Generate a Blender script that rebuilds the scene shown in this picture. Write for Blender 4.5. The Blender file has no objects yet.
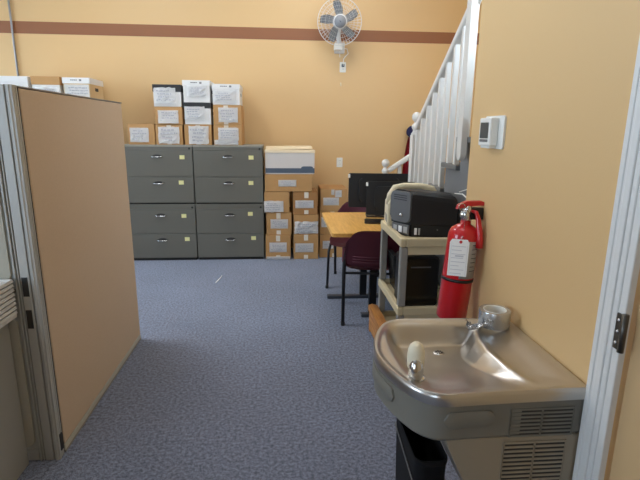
import bpy, bmesh, math, random
import numpy as np
from mathutils import Vector, Matrix
random.seed(7)
S = bpy.context.scene
C = S.collection
PI = math.pi

# ------------------------------------------------------------------ camera
F_PX, YAW, PITCH, ROLL, EYE = 475.0, math.radians(4.7), math.radians(13.2), 0.0096, 1.5
cam_d = bpy.data.cameras.new('camera'); cam = bpy.data.objects.new('camera', cam_d); C.objects.link(cam)
cam_d.sensor_fit = 'HORIZONTAL'; cam_d.sensor_width = 36.0; cam_d.lens = F_PX/640.0*36.0
cam_d.clip_start = 0.05
fw = Vector((math.sin(YAW)*math.cos(PITCH), math.cos(YAW)*math.cos(PITCH), -math.sin(PITCH)))
rt = Vector((math.cos(YAW), -math.sin(YAW), 0)); dn = fw.cross(rt)
r2 = rt*math.cos(ROLL) - dn*math.sin(ROLL); d2 = rt*math.sin(ROLL) + dn*math.cos(ROLL)
M = Matrix.Identity(4)
for i in range(3):
    M[i][0] = r2[i]; M[i][1] = -d2[i]; M[i][2] = -fw[i]
M.translation = Vector((0, 0, EYE)); cam.matrix_world = M
S.camera = cam

# ------------------------------------------------------------------ world / exposure
w = bpy.data.worlds.new('world'); S.world = w; w.use_nodes = True
w.node_tree.nodes['Background'].inputs[0].default_value = (0.64, 0.81, 1.0, 1)
w.node_tree.nodes['Background'].inputs[1].default_value = 11.5
S.view_settings.view_transform = 'Standard'; S.view_settings.look = 'None'
S.view_settings.gamma = 1.0; S.view_settings.use_curve_mapping = False
S.view_settings.exposure = 0.0

# ceiling troffers: (x, y, watts)
CEIL = 3.7
TROFFERS = [(-1.75, 3.75, 44), (0.45, 4.55, 22), (-1.9, 0.7, 4), (0.05, 1.3, 7)]
# daylight enters through the window band in the left wall; a portal over the opening helps the sampler
WIN = (2.7, 5.8, 0.95, 3.1)
WIN_B = (-3.3, -1.9, 0.95, 2.7)      # window in the wall behind the camera: x0, x1, z0, z1
def portal(loc, rot, sx, sy):
    p = bpy.data.lights.new('window_portal', 'AREA'); p.shape = 'RECTANGLE'; p.size = sx; p.size_y = sy; p.cycles.is_portal = True
    o = bpy.data.objects.new('window_portal', p); C.objects.link(o); o.location = loc; o.rotation_euler = rot
portal((-5.06, (WIN[0]+WIN[1])/2, (WIN[2]+WIN[3])/2), (0, -PI/2, 0), WIN[3]-WIN[2], WIN[1]-WIN[0])
WIN_FILL = (-0.9, 1.4, 1.05, 2.75)       # unseen nearer left-wall window, added to brighten the right wall
portal((-5.06, (WIN_FILL[0]+WIN_FILL[1])/2, (WIN_FILL[2]+WIN_FILL[3])/2), (0, -PI/2, 0), WIN_FILL[3]-WIN_FILL[2], WIN_FILL[1]-WIN_FILL[0])
portal(((WIN_B[0]+WIN_B[1])/2, -3.06, (WIN_B[2]+WIN_B[3])/2), (PI/2, 0, 0), WIN_B[1]-WIN_B[0], WIN_B[3]-WIN_B[2])

# ------------------------------------------------------------------ helpers
def lin(c):
    return tuple(((v/255.0)/12.92 if v/255.0 <= 0.04045 else ((v/255.0+0.055)/1.055)**2.4) for v in c)

def mat(name, rgb, rough=0.6, metal=0.0, var=0.08, scale=8.0, bump=0.0, bscale=60.0, rgb2=None,
        stretch=None, spec=0.5, coat=0.0, trans=0.0):
    m = bpy.data.materials.new(name); m.use_nodes = True
    n = m.node_tree.nodes; l = m.node_tree.links; b = n['Principled BSDF']
    b.inputs['Roughness'].default_value = rough; b.inputs['Metallic'].default_value = metal
    b.inputs['Specular IOR Level'].default_value = spec
    b.inputs['Coat Weight'].default_value = coat
    b.inputs['Transmission Weight'].default_value = trans
    tc = n.new('ShaderNodeTexCoord'); mp = n.new('ShaderNodeMapping')
    l.new(tc.outputs['Object'], mp.inputs[0])
    if stretch: mp.inputs['Scale'].default_value = stretch
    nz = n.new('ShaderNodeTexNoise'); nz.inputs['Scale'].default_value = scale; nz.inputs['Detail'].default_value = 5
    l.new(mp.outputs[0], nz.inputs['Vector'])
    c = lin(rgb); mx = n.new('ShaderNodeMix'); mx.data_type = 'RGBA'
    if rgb2: a, d = c, lin(rgb2)
    else:
        a = tuple(max(0, v*(1-var)) for v in c); d = tuple(min(1, v*(1+var)) for v in c)
    mx.inputs[6].default_value = (*a, 1); mx.inputs[7].default_value = (*d, 1)
    l.new(nz.outputs[0], mx.inputs[0]); l.new(mx.outputs[2], b.inputs['Base Color'])
    if bump > 0:
        n2 = n.new('ShaderNodeTexNoise'); n2.inputs['Scale'].default_value = bscale; n2.inputs['Detail'].default_value = 3
        l.new(mp.outputs[0], n2.inputs['Vector'])
        bp = n.new('ShaderNodeBump'); bp.inputs['Strength'].default_value = bump; bp.inputs['Distance'].default_value = 0.004
        l.new(n2.outputs[0], bp.inputs['Height']); l.new(bp.outputs[0], b.inputs['Normal'])
    return m

def M_carpet():
    m = bpy.data.materials.new('carpet'); m.use_nodes = True
    n = m.node_tree.nodes; l = m.node_tree.links; b = n['Principled BSDF']
    b.inputs['Roughness'].default_value = 0.95; b.inputs['Specular IOR Level'].default_value = 0.15
    b.inputs['Sheen Weight'].default_value = 0.25; b.inputs['Sheen Roughness'].default_value = 0.5
    tc = n.new('ShaderNodeTexCoord')
    fine = n.new('ShaderNodeTexNoise'); fine.inputs['Scale'].default_value = 190; fine.inputs['Detail'].default_value = 4
    mid = n.new('ShaderNodeTexNoise'); mid.inputs['Scale'].default_value = 60; mid.inputs['Detail'].default_value = 6
    big = n.new('ShaderNodeTexNoise'); big.inputs['Scale'].default_value = 1.3; big.inputs['Detail'].default_value = 3
    for q in (fine, mid, big): l.new(tc.outputs['Object'], q.inputs['Vector'])
    r1 = n.new('ShaderNodeValToRGB'); e = r1.color_ramp.elements
    e[0].position = 0.36; e[0].color = (*lin((62, 66, 79)), 1); e[1].position = 0.66; e[1].color = (*lin((156, 164, 187)), 1)
    add = n.new('ShaderNodeMath'); add.operation = 'ADD'
    m1 = n.new('ShaderNodeMath'); m1.operation = 'MULTIPLY'; m1.inputs[1].default_value = 0.55
    m2 = n.new('ShaderNodeMath'); m2.operation = 'MULTIPLY'; m2.inputs[1].default_value = 0.45
    l.new(fine.outputs[0], m1.inputs[0]); l.new(mid.outputs[0], m2.inputs[0])
    l.new(m1.outputs[0], add.inputs[0]); l.new(m2.outputs[0], add.inputs[1]); l.new(add.outputs[0], r1.inputs[0])
    mx = n.new('ShaderNodeMix'); mx.data_type = 'RGBA'; mx.blend_type = 'MULTIPLY'; mx.inputs[0].default_value = 1
    r2_ = n.new('ShaderNodeValToRGB'); r2_.color_ramp.elements[0].color = (0.86, 0.85, 0.84, 1); r2_.color_ramp.elements[0].position = 0.35
    r2_.color_ramp.elements[1].color = (1, 1, 1, 1); r2_.color_ramp.elements[1].position = 0.65
    l.new(big.outputs[0], r2_.inputs[0]); l.new(r1.outputs[0], mx.inputs[6]); l.new(r2_.outputs[0], mx.inputs[7])
    l.new(mx.outputs[2], b.inputs['Base Color'])
    bp = n.new('ShaderNodeBump'); bp.inputs['Strength'].default_value = 0.8; bp.inputs['Distance'].default_value = 0.006
    l.new(add.outputs[0], bp.inputs['Height']); l.new(bp.outputs[0], b.inputs['Normal'])
    return m

def M_wood(name, c1, c2, rough=0.45, stretch=(1, 9, 9)):
    m = bpy.data.materials.new(name); m.use_nodes = True
    n = m.node_tree.nodes; l = m.node_tree.links; b = n['Principled BSDF']; b.inputs['Roughness'].default_value = rough
    tc = n.new('ShaderNodeTexCoord'); mp = n.new('ShaderNodeMapping'); mp.inputs['Scale'].default_value = stretch
    nz = n.new('ShaderNodeTexNoise'); nz.inputs['Scale'].default_value = 6; nz.inputs['Detail'].default_value = 8; nz.inputs['Distortion'].default_value = 0.6
    rp = n.new('ShaderNodeValToRGB'); rp.color_ramp.elements[0].position = 0.35; rp.color_ramp.elements[1].position = 0.7
    rp.color_ramp.elements[0].color = (*lin(c1), 1); rp.color_ramp.elements[1].color = (*lin(c2), 1)
    l.new(tc.outputs['Object'], mp.inputs[0]); l.new(mp.outputs[0], nz.inputs['Vector']); l.new(nz.outputs[0], rp.inputs[0])
    l.new(rp.outputs[0], b.inputs['Base Color'])
    return m

def M_emit(name, rgb, strength):
    m = bpy.data.materials.new(name); m.use_nodes = True
    b = m.node_tree.nodes['Principled BSDF']
    b.inputs['Base Color'].default_value = (*rgb, 1); b.inputs['Emission Color'].default_value = (*rgb, 1)
    b.inputs['Emission Strength'].default_value = strength
    return m

MT = dict(
    wall=mat('wall_paint', (217, 180, 127), 0.5, var=0.01, scale=2.5, bump=0.12, bscale=220),
    stripe=mat('stripe_paint', (144, 92, 58), 0.6, var=0.03),
    ceil=mat('ceiling_tile', (228, 226, 220), 0.9, var=0.03, bump=0.3, bscale=90),
    carpet=M_carpet(),
    trim=mat('white_trim_paint', (222, 220, 216), 0.4, var=0.015),
    white_paint=mat('white_gloss_paint', (212, 207, 198), 0.35, var=0.02),
    door=mat('door_paint', (206, 172, 126), 0.5, var=0.03),
    hinge=mat('aged_hinge_metal', (92, 88, 82), 0.4, 0.9, var=0.1),
    fabric=mat('tan_panel_fabric', (212, 188, 160), 0.95, var=0.06, scale=140, bump=0.6, bscale=420, spec=0.1),
    fabric_pale=mat('pale_panel_fabric', (190, 186, 172), 0.9, var=0.06, scale=120, bump=0.5, bscale=380, spec=0.15),
    alu=mat('grey_aluminium_frame', (190, 189, 184), 0.45, 0.25, var=0.04),
    alu_dark=mat('taupe_frame_paint', (138, 130, 118), 0.5, 0.1, var=0.04),
    slot=mat('dark_slot', (44, 42, 40), 0.6, var=0.05),
    cab=mat('cabinet_grey_enamel', (107, 105, 96), 0.42, 0.0, var=0.02, bump=0.05, bscale=300),
    cabtop=mat('cabinet_top_enamel', (150, 146, 134), 0.45, var=0.02),
    cabdark=mat('cabinet_base_black', (40, 39, 37), 0.6, var=0.03),
    chrome=mat('polished_chrome', (205, 205, 205), 0.16, 1.0, var=0.04),
    note=mat('yellow_sticky_note', (232, 226, 160), 0.8, var=0.03),
    card=mat('brown_cardboard', (186, 142, 90), 0.85, var=0.07, scale=14, bump=0.15, bscale=120),
    card_d=mat('dark_brown_cardboard', (166, 120, 72), 0.85, var=0.07, scale=14, bump=0.15, bscale=120),
    wbox=mat('white_box_board', (226, 224, 220), 0.75, var=0.03),
    kraft=mat('pale_kraft_board', (214, 184, 138), 0.85, var=0.05),
    blacklid=mat('black_box_lid', (38, 38, 40), 0.6, var=0.06),
    lidcream=mat('cream_lid_board', (238, 218, 184), 0.8, var=0.04),
    greybox=mat('pale_grey_box_board', (208, 200, 192), 0.75, var=0.03),
    slate=mat('slate_blue_print', (78, 90, 104), 0.7, var=0.05),
    paper=mat('white_paper', (246, 245, 243), 0.8, var=0.03, scale=30),
    tape=mat('pale_packing_tape', (226, 216, 200), 0.35, var=0.05),
    ink=mat('grey_ink', (208, 208, 212), 0.8, var=0.1),
    ink_d=mat('dark_ink', (62, 62, 66), 0.8, var=0.1),
    ink_b=mat('light_blue_print', (150, 190, 206), 0.8, var=0.05),
    desk=M_wood('honey_oak_laminate', (205, 152, 76), (228, 178, 98), 0.35, (9, 1, 9)),
    desk_edge=M_wood('honey_oak_edge', (206, 164, 96), (226, 186, 116), 0.5),
    stool=M_wood('orange_pine', (168, 106, 50), (206, 144, 78), 0.5, (9, 1, 9)),
    maroon=mat('maroon_plastic', (106, 50, 64), 0.5, var=0.08, bump=0.1),
    blackm=mat('black_steel_tube', (30, 30, 33), 0.4, 0.3, var=0.05),
    black=mat('black_plastic', (20, 20, 21), 0.42, var=0.1),
    bin_black=mat('matte_black_plastic', (15, 15, 16), 0.65, var=0.08, spec=0.25),
    black_gloss=mat('black_gloss_plastic', (14, 14, 15), 0.2, var=0.1),
    grey_pl=mat('charcoal_grey_plastic', (98, 98, 98), 0.4, var=0.05),
    cream=mat('cream_plastic', (226, 212, 178), 0.5, var=0.03),
    cart=mat('beige_cart_plastic', (206, 188, 150), 0.6, var=0.04, bump=0.1, bscale=200),
    cartleg=mat('grey_cart_leg', (150, 146, 138), 0.5, 0.1, var=0.04),
    cartleg_d=mat('dark_steel_foot', (74, 78, 86), 0.45, 0.3, var=0.04),
    desk_grey=mat('desk_panel_grey', (166, 164, 156), 0.5, var=0.03),
    stair_grey=mat('grey_floor_paint', (116, 116, 116), 0.5, var=0.06, scale=5),
    tread_grey=mat('dark_grey_tread_paint', (104, 103, 100), 0.5, var=0.08, scale=5),
    red=mat('red_enamel', (196, 22, 30), 0.28, var=0.06, coat=0.4),
    redcloth=mat('red_cloth', (158, 26, 40), 0.9, var=0.2, scale=10, bump=0.4),
    navy=mat('navy_cloth', (30, 32, 70), 0.9, var=0.2, bump=0.4),
    foil=mat('silver_label', (178, 178, 176), 0.4, 0.3, var=0.08, scale=60),
    ducttape=mat('silver_duct_tape', (190, 191, 192), 0.26, 0.8, var=0.06, scale=40, bump=0.2),
    cardcore=mat('pale_cardboard_core', (232, 228, 218), 0.8, var=0.03),
    fount_grey=mat('fountain_grey_plastic', (120, 116, 106), 0.45, var=0.03),
    fount_panel=mat('fountain_taupe_steel', (164, 152, 132), 0.42, 0.25, var=0.03),
    steel=None,
    spout=mat('cream_spout_rubber', (226, 216, 190), 0.45, var=0.03),
    fan_pl=mat('pale_grey_fan_plastic', (216, 216, 214), 0.4, var=0.03),
    fan_blade=mat('smoke_grey_fan_blade', (140, 144, 150), 0.35, var=0.04),
    grey_fan=mat('grey_fan_badge', (128, 130, 134), 0.4, var=0.04),
    pole=mat('grey_conduit', (150, 150, 150), 0.4, 0.5, var=0.04),
    screen=mat('dark_lcd', (66, 72, 70), 0.2, var=0.1),
    plate=mat('ivory_white_plastic', (232, 230, 222), 0.4, var=0.02),
    lightframe=mat('white_fixture', (240, 240, 240), 0.5, var=0.01),
)
def M_steel():
    return mat('brushed_stainless_steel', (200, 196, 190), 0.3, 1.0, var=0.06, scale=14)
MT['steel'] = M_steel()

def obj(name, bm, m, parent=None, smooth=False, kind=None):
    me = bpy.data.meshes.new(name)
    bmesh.ops.recalc_face_normals(bm, faces=bm.faces[:])
    bm.to_mesh(me); bm.free()
    if isinstance(m, str): m = MT[m]
    me.materials.append(m)
    o = bpy.data.objects.new(name, me); C.objects.link(o)
    if smooth:
        for p in me.polygons: p.use_smooth = True
        if smooth == 'auto':
            me.set_sharp_from_angle(angle=math.radians(38))
    if parent is not None: o.parent = parent
    if kind: o['kind'] = kind
    return o

def thing(name, label, cat, loc=(0, 0, 0), rz=0, group=None):
    o = bpy.data.objects.new(name, None); C.objects.link(o); o.empty_display_size = 0.1
    o.location = loc; o.rotation_euler = (0, 0, rz); o['label'] = label; o['category'] = cat
    if group: o['group'] = group
    return o
def tag(o, label, cat, group=None):
    o['label'] = label; o['category'] = cat
    if group: o['group'] = group
    return o

def BM(): return bmesh.new()
def box(bm, x0, x1, y0, y1, z0, z1, bev=0.0, seg=2):
    r = bmesh.ops.create_cube(bm, size=1.0)
    vs = r['verts']
    for v in vs:
        v.co = Vector((x0 if v.co.x < 0 else x1, y0 if v.co.y < 0 else y1, z0 if v.co.z < 0 else z1))
    if bev > 0:
        es = set(e for v in vs for e in v.link_edges)
        bmesh.ops.bevel(bm, geom=list(es), offset=bev, segments=seg, affect='EDGES', profile=0.5)
    return bm
def bx(*a, **k): return box(BM(), *a, **k)

def tube(bm, pts, r, seg=8, closed=False, cap=True):
    pts = [Vector(p) for p in pts]; n = len(pts); rings = []
    up = Vector((0, 0, 1)); prev = None
    for i, p in enumerate(pts):
        if closed: t = (pts[(i+1) % n]-pts[i-1]).normalized()
        else: t = ((pts[min(i+1, n-1)]-pts[max(i-1, 0)])).normalized()
        if prev is None:
            a = up if abs(t.z) < 0.9 else Vector((1, 0, 0))
            nx = t.cross(a).normalized()
        else:
            nx = (prev - t*prev.dot(t)).normalized()
        prev = nx; ny = t.cross(nx)
        rr = r[i] if isinstance(r, (list, tuple)) else r
        rings.append([bm.verts.new(p+(nx*math.cos(2*PI*k/seg)+ny*math.sin(2*PI*k/seg))*rr) for k in range(seg)])
    for i in range(n if closed else n-1):
        a, b = rings[i], rings[(i+1) % n]
        for k in range(seg):
            bm.faces.new((a[k], a[(k+1) % seg], b[(k+1) % seg], b[k]))
    if cap and not closed:
        bm.faces.new(rings[0]); bm.faces.new(rings[-1][::-1])
    return bm

def lathe(bm, prof, seg=24, mtx=None, close=False):
    rings = []
    for r, z in prof:
        if r < 1e-6: rings.append([bm.verts.new((0, 0, z))])
        else: rings.append([bm.verts.new((r*math.cos(2*PI*k/seg), r*math.sin(2*PI*k/seg), z)) for k in range(seg)])
    n = len(rings)
    for i in range(n if close else n-1):
        a, b = rings[i], rings[(i+1) % n]
        for k in range(seg):
            k2 = (k+1) % seg
            if len(a) == 1 and len(b) == 1: continue
            if len(a) == 1: bm.faces.new((a[0], b[k2], b[k]))
            elif len(b) == 1: bm.faces.new((a[k], a[k2], b[0]))
            else: bm.faces.new((a[k], a[k2], b[k2], b[k]))
    if mtx is not None:
        for rr in rings:
            for v in rr: v.co = mtx @ v.co
    return bm

def prism(bm, poly, axis, a0, a1, bev=0.0):
    """extrude a 2-D polygon along an axis; poly coordinates are the two other axes in xyz order"""
    def P(u, v, a):
        return {'x': (a, u, v), 'y': (u, a, v), 'z': (u, v, a)}[axis]
    b = [bm.verts.new(P(u, v, a0)) for u, v in poly]; t = [bm.verts.new(P(u, v, a1)) for u, v in poly]
    n = len(poly)
    f = [bm.faces.new(b[::-1]), bm.faces.new(t)]
    for i in range(n): f.append(bm.faces.new((b[i], b[(i+1) % n], t[(i+1) % n], t[i])))
    if bev > 0:
        es = list(f[0].edges)+list(f[1].edges)
        bmesh.ops.bevel(bm, geom=es, offset=bev, segments=2, affect='EDGES', profile=0.5)
    return bm

def rrect(x0, x1, y0, y1, r, seg=5):
    pts = []
    for cx, cy, a0 in ((x1-r, y1-r, 0), (x0+r, y1-r, PI/2), (x0+r, y0+r, PI), (x1-r, y0+r, 1.5*PI)):
        for k in range(seg+1):
            a = a0+PI/2*k/seg; pts.append((cx+r*math.cos(a), cy+r*math.sin(a)))
    return pts

def xform(bm, mtx):
    bmesh.ops.transform(bm, matrix=mtx, verts=bm.verts[:]); return bm
def T(x, y, z): return Matrix.Translation((x, y, z))
def RX(a): return Matrix.Rotation(a, 4, 'X')
def RY(a): return Matrix.Rotation(a, 4, 'Y')
def RZ(a): return Matrix.Rotation(a, 4, 'Z')

def struct(name, bm, m, parent=None, smooth=False):
    o = obj(name, bm, m, parent, smooth)
    if parent is None: o['kind'] = 'structure'
    return o

# ------------------------------------------------------------------ setting
WX = 0.86            # face of the right wall
BY = 5.95            # face of the back wall
WEND = 2.145         # far end of the right wall
SX = 1.15            # stair balustrade plane
struct('floor', bx(-5.0, 2.5, -3.0, BY, -0.05, 0), 'carpet')
wb = struct('wall_back', bx(-5.1, 2.5, BY, BY+0.12, 0, CEIL), 'wall')
obj('stripe', bx(-5.0, 2.45, BY-0.003, BY+0.01, 2.505, 2.632), 'stripe', wb)
bm = BM()
box(bm, -5.12, -5.0, -3.0, WIN_FILL[0], 0, CEIL); box(bm, -5.12, -5.0, WIN_FILL[1], WIN[0], 0, CEIL)
box(bm, -5.12, -5.0, WIN_FILL[0], WIN_FILL[1], 0, WIN_FILL[2]); box(bm, -5.12, -5.0, WIN_FILL[0], WIN_FILL[1], WIN_FILL[3], CEIL); box(bm, -5.12, -5.0, WIN[1], BY, 0, CEIL)
box(bm, -5.12, -5.0, WIN[0], WIN[1], 0, WIN[2]); box(bm, -5.12, -5.0, WIN[0], WIN[1], WIN[3], CEIL)
struct('wall_left', bm, 'wall')
pane_m = bpy.data.materials.new('window_glass'); pane_m.use_nodes = True
nn = pane_m.node_tree.nodes; ll = pane_m.node_tree.links
tr0 = nn.new('ShaderNodeBsdfTransparent'); gl0 = nn.new('ShaderNodeBsdfGlossy'); gl0.inputs['Roughness'].default_value = 0.02
fr0 = nn.new('ShaderNodeFresnel'); mx0 = nn.new('ShaderNodeMixShader')
ll.new(fr0.outputs[0], mx0.inputs[0]); ll.new(tr0.outputs[0], mx0.inputs[1]); ll.new(gl0.outputs[0], mx0.inputs[2])
ll.new(mx0.outputs[0], nn['Material Output'].inputs['Surface'])
for i, (y0, y1, z0, z1) in enumerate(((WIN[0], (WIN[0]+WIN[1])/2, WIN[2], WIN[3]), ((WIN[0]+WIN[1])/2, WIN[1], WIN[2], WIN[3]),
                                       (WIN_FILL[0], (WIN_FILL[0]+WIN_FILL[1])/2, WIN_FILL[2], WIN_FILL[3]), ((WIN_FILL[0]+WIN_FILL[1])/2, WIN_FILL[1], WIN_FILL[2], WIN_FILL[3]))):  # this second pair frames the added fill window
    bm = BM()
    box(bm, -5.09, -5.03, y0, y0+.05, z0, z1); box(bm, -5.09, -5.03, y1-.05, y1, z0, z1)
    box(bm, -5.09, -5.03, y0+.05, y1-.05, z0, z0+.05); box(bm, -5.09, -5.03, y0+.05, y1-.05, z1-.05, z1)
    wn = struct('window_%d' % (i+1), bm, 'trim')
    obj('pane', bx(-5.065, -5.059, y0+.05, y1-.05, z0+.05, z1-.05), pane_m, wn)
bm = BM()
box(bm, -5.0, WIN_B[0], -3.12, -3.0, 0, CEIL); box(bm, WIN_B[1], 2.5, -3.12, -3.0, 0, CEIL)
box(bm, WIN_B[0], WIN_B[1], -3.12, -3.0, 0, WIN_B[2]); box(bm, WIN_B[0], WIN_B[1], -3.12, -3.0, WIN_B[3], CEIL)
struct('wall_behind', bm, 'wall')
for i in range(2):
    x0 = WIN_B[0]+i*(WIN_B[1]-WIN_B[0])/2; x1 = x0+(WIN_B[1]-WIN_B[0])/2
    bm = BM(); z0, z1 = WIN_B[2], WIN_B[3]
    box(bm, x0, x0+.05, -3.09, -3.03, z0, z1); box(bm, x1-.05, x1, -3.09, -3.03, z0, z1)
    box(bm, x0+.05, x1-.05, -3.09, -3.03, z0, z0+.05); box(bm, x0+.05, x1-.05, -3.09, -3.03, z1-.05, z1)
    wn = struct('window_%d' % (i+5), bm, 'trim')
    obj('pane', bx(x0+.05, x1-.05, -3.065, -3.059, z0+.05, z1-.05), pane_m, wn)
struct('wall_stairwell', bx(2.4, 2.5, WEND, BY, 0, CEIL), 'wall')
DY0, DY1, DH = 0.13, 1.035, 2.06        # door opening in the right wall
bm = BM()
box(bm, WX, WX+0.27, DY1+0.004, WEND, 0, CEIL); box(bm, WX, WX+0.27, -3.0, DY0-0.004, 0, CEIL)
box(bm, WX, WX+0.27, DY0-0.004, DY1+0.004, DH+0.004, CEIL)
struct('wall_right', bm, 'wall')
ce = struct('ceiling', bx(-5.0, 2.5, -3.0, BY, CEIL, CEIL+0.1), 'ceil')
bm = BM()
for i in range(-8, 5): box(bm, i*0.61-0.012, i*0.61+0.012, -3.0, BY, CEIL-0.004, CEIL)
for j in range(-4, 10): box(bm, -5.0, 2.4, j*0.61-0.012, j*0.61+0.012, CEIL-0.004, CEIL)
obj('ceiling_grid', bm, 'lightframe', ce)

# door casing: stepped white moulding
prof = [(WX, 0), (WX, .0), ]
t1 = struct('trim_1', bx(WX-0.012, WX-0.0005, DY1, DY1+0.104, 0, DH+0.108), 'trim')
for (a, b, d) in ((0.0, 0.022, 0.018), (0.030, 0.044, 0.0165), (0.052, 0.074, 0.017), (0.086, 0.104, 0.015)):
    obj('moulding_strip', bx(WX-d, WX-0.010, DY1+a, DY1+b, 0, DH+0.1, bev=0.003), 'trim', t1)
t2 = struct('trim_2', bx(WX-0.020, WX-0.0005, DY0-0.108, DY1+0.108, DH, DH+0.108, bev=0.003), 'trim')
t3 = struct('trim_3', bx(WX-0.020, WX-0.0005, DY0-0.108, DY0, 0, DH, bev=0.003), 'trim')
d1 = struct('door_1', bx(WX+0.012, WX+0.055, DY0+0.003, DY1-0.003, 0.008, DH-0.003), 'door')
for hz in (0.25, 1.012, 1.80):
    h = obj('hinge', bx(WX-0.024, WX-0.0185, DY1-0.004, DY1+0.020, hz-0.047, hz+0.047, bev=0.002), 'hinge', d1)
    obj('hinge_pin', tube(BM(), [(WX-0.020, DY1-0.006, hz-0.05), (WX-0.020, DY1-0.006, hz+0.05)], 0.008, 10), 'hinge', h, True)
    bm = BM()
    for q in (-.03, 0, .03): lathe(bm, [(0.0, .0025), (.004, .0015), (.0045, 0)], 10, T(WX-0.024, DY1+0.010, hz+q) @ RY(-PI/2))
    obj('screw', bm, 'chrome', h, True)
obj('door_knob', lathe(BM(), [(.012, 0), (.012, .03), (.028, .045), (.03, .06), (.02, .07), (0, .072)], 20, T(WX+0.012, DY0+0.07, 0.95) @ RY(-PI/2)), 'chrome', d1, True)

# troffers
emit = {}
for i, (x, y, wt) in enumerate(TROFFERS):
    o = thing('ceiling_light', ('fluorescent ceiling panel nearest the tall storage cabinet', 'fluorescent ceiling panel over the oak table', 'fluorescent ceiling panel above the grey desk', 'fluorescent ceiling panel above the drinking fountain aisle')[i], 'ceiling light', (x, y, CEIL-0.03), 0, 'fluorescent ceiling panels')
    fr = BM(); W_, L_ = 0.30, 0.60
    box(fr, -W_-.03, -W_, -L_-.03, L_+.03, -.0, .025); box(fr, W_, W_+.03, -L_-.03, L_+.03, 0, .025)
    box(fr, -W_, W_, -L_-.03, -L_, 0, .025); box(fr, -W_, W_, L_, L_+.03, 0, .025)
    obj('frame', fr, 'lightframe', o)
    st = wt/(PI*2*W_*2*L_)
    obj('diffuser', bx(-W_, W_, -L_, L_, 0.006, 0.012), M_emit('light_diffuser_%d' % i, (0.97, 0.98, 1.0), st), o)

# ------------------------------------------------------------------ staircase
RUN, RISE = 0.268, 0.18
bm = BM()
poly = []
treads = []
for k in range(3, -5, -1):        # k=3 lowest
    zt = 1.278-RISE*k; yn = 3.31+RUN*k
    treads.append((zt, yn))
# stringer wall under the flight (a stepped solid)
y_top_end = treads[-1][1]-RUN-0.02
poly = [(treads[0][1]-0.03, 0.0)]
for zt, yn in treads:
    poly.append((yn-0.03, zt-0.035)); poly.append((yn-0.03-RUN, zt-0.035))
poly.append((poly[-1][0], 0.0))
stair = thing('staircase', 'grey painted staircase with white balusters rising towards the right wall', 'staircase', (0, 0, 0))
obj('stringer_wall', prism(BM(), poly, 'x', SX, 2.38), 'stair_grey', stair)
for zt, yn in treads:
    obj('tread', bx(SX-0.028, 2.38, yn-RUN-0.022, yn, zt-0.034, zt, bev=0.006), 'tread_grey', stair)
# landing and lower flight
LZ = treads[0][0]-RISE
bm = BM(); box(bm, SX, 2.38, treads[0][1]-0.028, 4.93, 0, LZ); box(bm, 1.70, 2.38, 4.93, BY-0.002, 0, LZ)
obj('landing', bm, 'stair_grey', stair)
for i, x in enumerate((1.16, 1.43)):
    z = LZ*(i+1)/3
    obj('riser_block', bx(x+0.02, 1.70, 4.95, BY-0.002, z-LZ/3 if i else 0, z-0.034), 'stair_grey', stair)
    obj('tread', bx(x, x+0.29 if i == 0 else 1.70, 4.93, BY-0.002, z-0.034, z, bev=0.006), 'tread_grey', stair)
def railz(y): return 1.537+0.672*(4.03-y)
for zt, yn in treads:
    for dy in (0.075, 0.205):
        y = yn-dy
        if y < 2.92: continue
        obj('baluster', bx(SX-0.012, SX+0.022, y-0.017, y+0.017, zt, railz(y)-0.03, bev=0.002, seg=1), 'white_paint', stair)
# top rail
def rail(p0, p1, w=0.058, h=0.052):
    p0, p1 = Vector(p0), Vector(p1); d = (p1-p0); L = d.length; d.normalize()
    side = d.cross(Vector((0, 0, 1))).normalized(); up = side.cross(d)
    b = BM(); pts = rrect(-w/2, w/2, -h/2, h/2, 0.018, 4)
    prism(b, pts, 'z', 0, L)
    m = Matrix.Identity(4)
    for i in range(3):
        m[i][0] = side[i]; m[i][1] = up[i]; m[i][2] = d[i]; m[i][3] = p0[i]
    return xform(b, m)
obj('handrail', rail((SX+0.005, 4.06, railz(4.06)-.005), (SX+0.005, 2.78, railz(2.78)-.005)), 'white_paint', stair, 'auto')
def newel(x, y, z0, ztop):
    n = obj('newel_post', bx(x-.04, x+.04, y-.04, y+.04, z0, ztop-.19, bev=.004), 'white_paint', stair)
    pr = [(.04, ztop-.19), (.042, ztop-.18), (.03, ztop-.165), (.026, ztop-.15), (.036, ztop-.135), (.04, ztop-.12), (.034, ztop-.105), (.02, ztop-.092), (.017, ztop-.085)]
    for k in range(13):
        a = -PI/2+0.45+(PI-0.45)*k/12; pr.append((max(0, .041*math.cos(a)), ztop-.042+.042*math.sin(a)))
    obj('newel_cap', lathe(BM(), pr, 20, T(x, y, 0)), 'white_paint', n, True)
newel(SX+0.005, 4.10, LZ, 1.645)
newel(1.09, 4.96, 0, 1.195)
obj('handrail', rail((1.12, 4.96, 1.075), (1.78, 4.96, 1.075+.66*.66)), 'white_paint', stair, 'auto')
for i, x in enumerate((1.24, 1.37, 1.50, 1.63)):
    obj('baluster', bx(x-.017, x+.017, 4.945, 4.978, LZ/3 if x < 1.43 else LZ*2/3, 1.05+.66*(x-1.12)), 'white_paint', stair)
# dropped post with rounded foot, bolted to the stringer side
pp = [(2.852+.0, 2.75)]
cy, hw = 2.885, 0.036
pts = [(cy-hw, 2.7), (cy-hw, 1.36)] + [(cy-hw*math.cos(a), 1.36-hw*1.2*math.sin(a)) for a in np.linspace(0.2, PI-0.2, 9)] + [(cy+hw, 1.36), (cy+hw, 2.7)]
obj('hanging_post', prism(BM(), pts, 'x', SX-0.066, SX-0.03, 0.004), 'white_paint', stair)

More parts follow.
